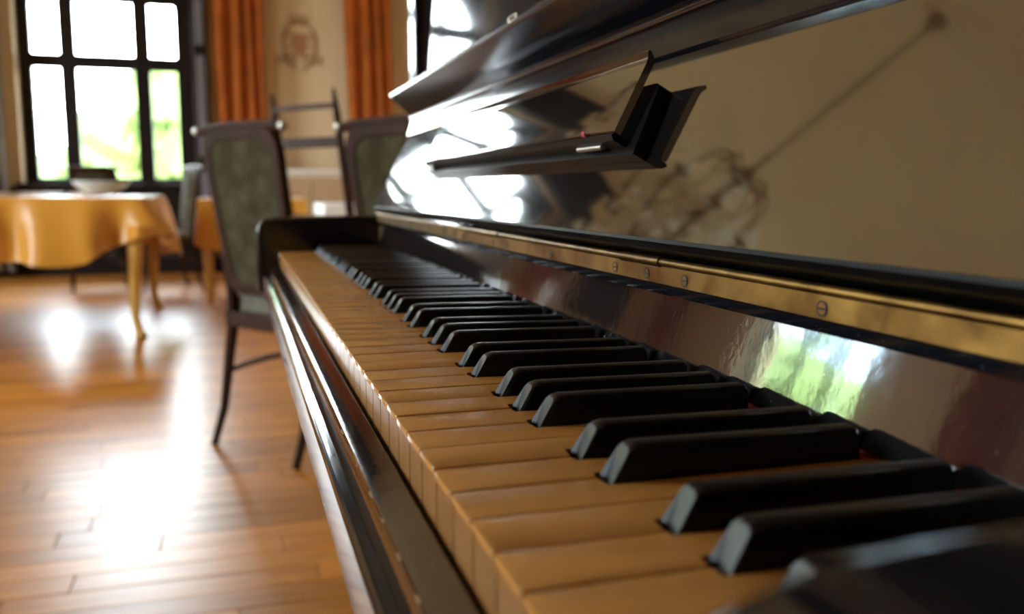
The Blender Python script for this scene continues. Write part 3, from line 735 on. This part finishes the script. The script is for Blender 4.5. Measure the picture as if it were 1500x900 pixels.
# cloth: top sheet plus hanging skirt with folds and an uneven hem
def cloth():
    bm = NB(); hw, hd = 1.04, .68; per = []
    N = 44
    for i in range(N): per.append((-hw+2*hw*i/N, -hd, 0, -1))
    for i in range(26): per.append((hw, -hd+2*hd*i/26, 1, 0))
    for i in range(N): per.append((hw-2*hw*i/N, hd, 0, 1))
    for i in range(26): per.append((-hw, hd-2*hd*i/26, -1, 0))
    n = len(per); rows = []
    def hem(i, x, y, nx, ny):
        if ny == -1:
            t = (x+hw)/(2*hw)      # 0 left .. 1 right corner
            return .41+.045*math.sin(t*17)-.15*max(0, (t-.6)/.4)*1.1
        if nx == 1:
            t = (y+hd)/(2*hd); return .20+.22*t+.02*math.sin(t*20)
        return .33
    R_ = [0, .03, .15, .35, .6, .82, 1]
    for r_i, f in enumerate(R_):
        row = []
        for i, (x, y, nx, ny) in enumerate(per):
            d = hem(i, x, y, nx, ny); u = i*.9
            amp = (.11 if ny else .06)*f**.7*(0.6+.4*math.sin(i*.31))
            o_ = .012+amp*(math.sin(u*.62+1.2*f)+.6*math.sin(u*1.31+1-f)) + .06*f
            if f == 0: o_ = .004
            row.append(bm.verts.new((x+nx*o_+(.02*f*math.sin(u) if ny else 0), y+ny*o_+(.02*f*math.sin(u) if nx else 0), TH+.006-d*f)))
        rows.append(row)
    for a, b in zip(rows[:-1], rows[1:]):
        for i in range(n): bm.faces.new((a[i], a[(i+1) % n], b[(i+1) % n], b[i]))
    # top sheet with a few soft ridges
    GX, GY = 44, 26; g = []
    for j in range(GY+1):
        g.append([None]*(GX+1))
    for j in range(GY+1):
        for i in range(GX+1):
            x = -hw+2*hw*i/GX; y = -hd+2*hd*j/GY
            if j == 0 and i < GX: v = rows[0][i]
            elif i == GX and j < GY: v = rows[0][GX+j]
            elif j == GY and i > 0: v = rows[0][GX+GY+(GX-i)]
            elif i == 0 and j > 0: v = rows[0][2*GX+GY+(GY-j)]
            else: v = bm.verts.new((x, y, TH+.007+(.035*math.exp(-((x+.35+.4*y)/.10)**2)+.025*math.exp(-((x+.75-.3*y)/.09)**2))*math.sin(PI*j/GY)))
            g[j][i] = v
    for j in range(GY):
        for i in range(GX):
            try: bm.faces.new((g[j][i], g[j][i+1], g[j+1][i+1], g[j+1][i]))
            except ValueError: pass
    return finish('tablecloth', bm, CLOTH, smooth=80, loc=(-1.57, 5.75, 0))
tag(cloth(), 'gold satin tablecloth draped in folds over the table below the window', 'tablecloth')
# things on the table
def plate(x, y, label, nm='plate'):
    bm = NB(); lathe(bm, [(.05, 0), (.06, .004), (.12, .016), (.125, .019), (.118, .019), (.06, .009), (.002, .008)], (0, 0, 0), 28)
    return tag(finish(nm, bm, WHITE, smooth=40, loc=(x, y, TH+.0088)), label, 'plate', 'plates on the gold table')
plate(-1.25, 5.35, 'white plate near the front edge of the gold table'); plate(-.85, 5.55, 'white plate at the right end of the gold table'); plate(-1.22, 6.15, 'white plate at the back of the gold table')
def goblet(x, y, label):
    g_ = empty('wine_glass', (x, y, TH+.0088)); tag(g_, label, 'glass')
    bm = NB(); lathe(bm, [(.034, 0), (.034, .003), (.006, .008), (.004, .012)], (0, 0, 0), 18); finish('foot', bm, CLEAR, g_, smooth=50)
    bm = NB(); lathe(bm, [(.004, .0125), (.004, .075)], (0, 0, 0), 12); finish('stem', bm, CLEAR, g_, smooth=50)
    bm = NB(); lathe(bm, [(.004, .0755), (.026, .09), (.036, .12), (.036, .15), (.030, .18)], (0, 0, 0), 18); finish('bowl', bm, CLEAR, g_, smooth=50)
goblet(-1.45, 5.75, 'stemmed wine glass in the middle of the gold table')
bm = NB(); lathe(bm, [(.06, 0), (.07, .01), (.14, .05), (.17, .085), (.165, .088), (.13, .058), (.05, .02), (.002, .018)], (0, 0, 0), 28)
tag(finish('serving_bowl', bm, mat('pale_blue_china', (.50, .58, .62), .3), smooth=40, loc=(-.86, 6.0, TH+.0095)), 'pale blue serving bowl at the right end of the gold table', 'bowl')
bm = NB(); box(bm, -.07, .07, -.04, .04, 0, .02); tag(finish('napkin', bm, PINK, bevel=.006, loc=(-1.50, 5.3, TH+.012)), 'folded pink napkin on the gold tablecloth', 'napkin')
bm = NB(); lathe(bm, [(.045, 0), (.05, .01), (.03, .05), (.022, .12), (.03, .2), (.02, .27), (.022, .30)], (0, 0, 0), 18)
tag(finish('white_vase', bm, WHITE, smooth=50, loc=(-1.95, 6.1, TH+.045)), 'slim white vase on the left of the gold table', 'vase')

# second table with gold cloth, behind chair one
t2 = empty('side_table', (.06, 6.85, 0)); tag(t2, 'small honey wood table half hidden behind the tapestry chair', 'table')
bm = NB(); box(bm, -.36, .36, -.36, .36, .73, .755); finish('tabletop', bm, GOLDW, t2, bevel=.003)
for sx_ in (-1, 1):
    for sy_ in (-1, 1):
        bm = NB(); tube(bm, [(sx_*.32, sy_*.32, .729), (sx_*.33, sy_*.33, .4), (sx_*.31, sy_*.31, 0)], [.034, .028, .022], 8); finish('leg', bm, GOLDW, t2)
bm = NB(); pr_ = []
hw = .372
for i in range(60):
    s_ = i/15; k = int(s_); f = s_-k
    pr_.append([(-hw+2*hw*f, -hw), (hw, -hw+2*hw*f), (hw-2*hw*f, hw), (-hw, hw-2*hw*f)][k])
rows = []
for fz in (0, .25, .6, 1):
    rows.append([bm.verts.new((x*(1+.05*fz*math.sin(i*1.3)+.05*fz), y*(1+.05*fz*math.sin(i*1.3)+.05*fz), .7585-(.33+.04*math.sin(i*.42))*fz)) for i, (x, y) in enumerate(pr_)])
for a, b in zip(rows[:-1], rows[1:]):
    for i in range(60): bm.faces.new((a[i], a[(i+1) % 60], b[(i+1) % 60], b[i]))
bm.faces.new(rows[0]); tag(finish('tablecloth', bm, CLOTH, smooth=60, loc=(.06, 6.85, 0)), 'orange gold cloth on the small table behind the tapestry chair', 'tablecloth')

# pale sideboard against the far wall
sb = empty('sideboard', (.65, 8.72, 0)); tag(sb, 'cream sideboard with tan door panels below the painted emblem', 'sideboard')
bm = NB(); box(bm, -.33, .33, -.26, .26, .08, .98); finish('carcass', bm, mat('cream_paint', (.66, .56, .44), .5), sb, bevel=.004)
bm = NB(); box(bm, -.35, .35, -.29, .28, .98, 1.01); finish('top_board', bm, LINEN, sb, bevel=.004)
for x in (-.31, .01):
    d_ = None; bm = NB(); box(bm, x, x+.30, -.275, -.26, .14, .94); d_ = finish('door', bm, TAN, sb, bevel=.004)
    bm = NB(); bmesh.ops.create_icosphere(bm, subdivisions=2, radius=.012, matrix=Matrix.Translation((x+.26, -.287, .56))); finish('knob', bm, BRASS, d_)
for x in (-.29, .29):
    for y in (-.22, .22):
        bm = NB(); tube(bm, [(x, y, 0), (x, y, .08)], [.018, .025], 8); finish('foot', bm, DARKW, sb)
t3 = empty('white_table', (1.0, 6.1, 0)); tag(t3, 'table under a white cloth seen between the chairs', 'table')
bm = NB(); box(bm, -.5, .5, -.4, .4, .70, .725); finish('tabletop', bm, DARKW, t3)
for x in (-.44, .44):
    for y in (-.34, .34):
        bm = NB(); tube(bm, [(x, y, 0), (x, y, .699)], [.02, .026], 8); finish('leg', bm, DARKW, t3)
bm = NB(); rows = []; pr_ = [(x*.51, y*.41) for x, y in [[(-1+2*(i/12 % 1), -1), (1, -1+2*(i/12 % 1)), (1-2*(i/12 % 1), 1), (-1, 1-2*(i/12 % 1))][i//12] for i in range(48)]]
for fz in (0, .5, 1): rows.append([bm.verts.new((x*(1+.04*fz*math.sin(i*1.7)+.04*fz), y*(1+.04*fz*math.sin(i*1.7)+.04*fz), .7285-.30*fz)) for i, (x, y) in enumerate(pr_)])
for a, b in zip(rows[:-1], rows[1:]):
    for i in range(48): bm.faces.new((a[i], a[(i+1) % 48], b[(i+1) % 48], b[i]))
bm.faces.new(rows[0]); tag(finish('tablecloth', bm, LINEN, smooth=60, loc=(1.0, 6.1, 0)), 'white linen cloth on the table seen between the chairs', 'tablecloth')
bm = NB(); lathe(bm, [(.05, 0), (.055, .12), (.02, .17), (.018, .22)], (0, 0, 0), 16); tag(finish('bottle', bm, mat('brown_glass', (.22, .09, .03), .15), loc=(1.02, 5.85, .7295), smooth=50), 'brown bottle on the white table between the chairs', 'bottle')

# ------------------------------------------------------------------ chandelier (outside the frame, seen mirrored in the lid)
CH = Vector((-1.04, 3.6, 2.16))
ch = empty('chandelier', (CH.x, CH.y, H)); tag(ch, 'brass and crystal chandelier on a long chain, mirrored in the piano lid', 'chandelier')
dz0 = CH.z-H
bm = NB(); lathe(bm, [(.002, -.10), (.016, -.09), (.028, -.05), (.045, -.02), (.05, 0)], (0, 0, -.001), 20); finish('ceiling_rose', bm, EMBL, ch)
bm = NB(); zc = -.10; i = 0
while zc > dz0+.55:
    pts = [(.010*math.cos(a)*(1 if i % 2 else 0), .010*math.cos(a)*(0 if i % 2 else 1), zc-.022+.022*math.sin(a)) for a in [2*PI*k/10 for k in range(11)]]
    tube(bm, pts, .0035, 5); zc -= .034; i += 1
finish('chain', bm, mat('dark_bronze', (.06, .035, .02), .5, metal=.6), ch, smooth=60)
bm = NB(); lathe(bm, [(.003, dz0-.22), (.03, dz0-.20), (.05, dz0-.14), (.02, dz0-.08), (.06, dz0-.02), (.03, dz0+.08), (.02, dz0+.2), (.045, dz0+.28), (.012, dz0+.34), (.006, dz0+.40)], (0, 0, 0), 18); finish('stem', bm, BRASS, ch, smooth=50)
for k in range(10):
    a = 2*PI*k/10; ca, sa = math.cos(a), math.sin(a)
    def rp(r, z): return (r*ca, r*sa, dz0+z)
    pts = bez(rp(.03, -.08), rp(.20, -.30), rp(.33, -.06), 7)+bez(rp(.33, -.06), rp(.37, .02), rp(.35, .03), 4)[1:]
    bm = NB(); tube(bm, pts, .009, 6); ar = finish('arm', bm, BRASS, ch, smooth=60)
    bm = NB(); lathe(bm, [(.006, .03), (.036, .04), (.040, .046), (.010, .046)], rp(.35, 0), 12); finish('drip_pan', bm, BRASS, ar, smooth=50)
    bm = NB(); lathe(bm, [(.009, .047), (.009, .12), (.003, .13)], rp(.35, 0), 8); finish('candle', bm, FIXW, ar, smooth=50)
    pts = bez(rp(.02, .26), rp(.20, .36), rp(.21, .16), 6); bm = NB(); tube(bm, pts, .006, 6); finish('scroll_arm', bm, BRASS, ch, smooth=60)
bm = NB(); rc = random.Random(5)
for k in range(10):
    a = 2*PI*(k+.5)/10
    for t in range(15):
        f = t/14; r = .05+.28*f; z = .26-.24*f-.10*math.sin(PI*f)
        bmesh.ops.create_icosphere(bm, subdivisions=1, radius=.011, matrix=Matrix.Translation((r*math.cos(a), r*math.sin(a), dz0+z)))
    for t in range(16):
        aa = a+(t/16-.5)*2*PI/10; z = .02-.05*math.sin(PI*t/16)
        bmesh.ops.create_icosphere(bm, subdivisions=1, radius=.012, matrix=Matrix.Translation((.34*math.cos(aa), .34*math.sin(aa), dz0+z)))
    for q in range(46):
        r = rc.uniform(.08, .36); aa = rc.random()*2*PI; z = rc.uniform(-.26, .12)
        bmesh.ops.create_icosphere(bm, subdivisions=1, radius=1, matrix=Matrix.Translation((r*math.cos(aa), r*math.sin(aa), dz0+z)) @ Matrix.Diagonal((.015, .015, .03, 1)))
o = finish('crystal_drops', bm, CRYST, ch, smooth=0); o['kind'] = 'stuff'
for q in list(ch.children_recursive):
    if q.data.name.startswith(('ceiling_rose', 'chain')): continue
    for v in q.data.vertices: v.co.z = dz0+(v.co.z-dz0)*1.42
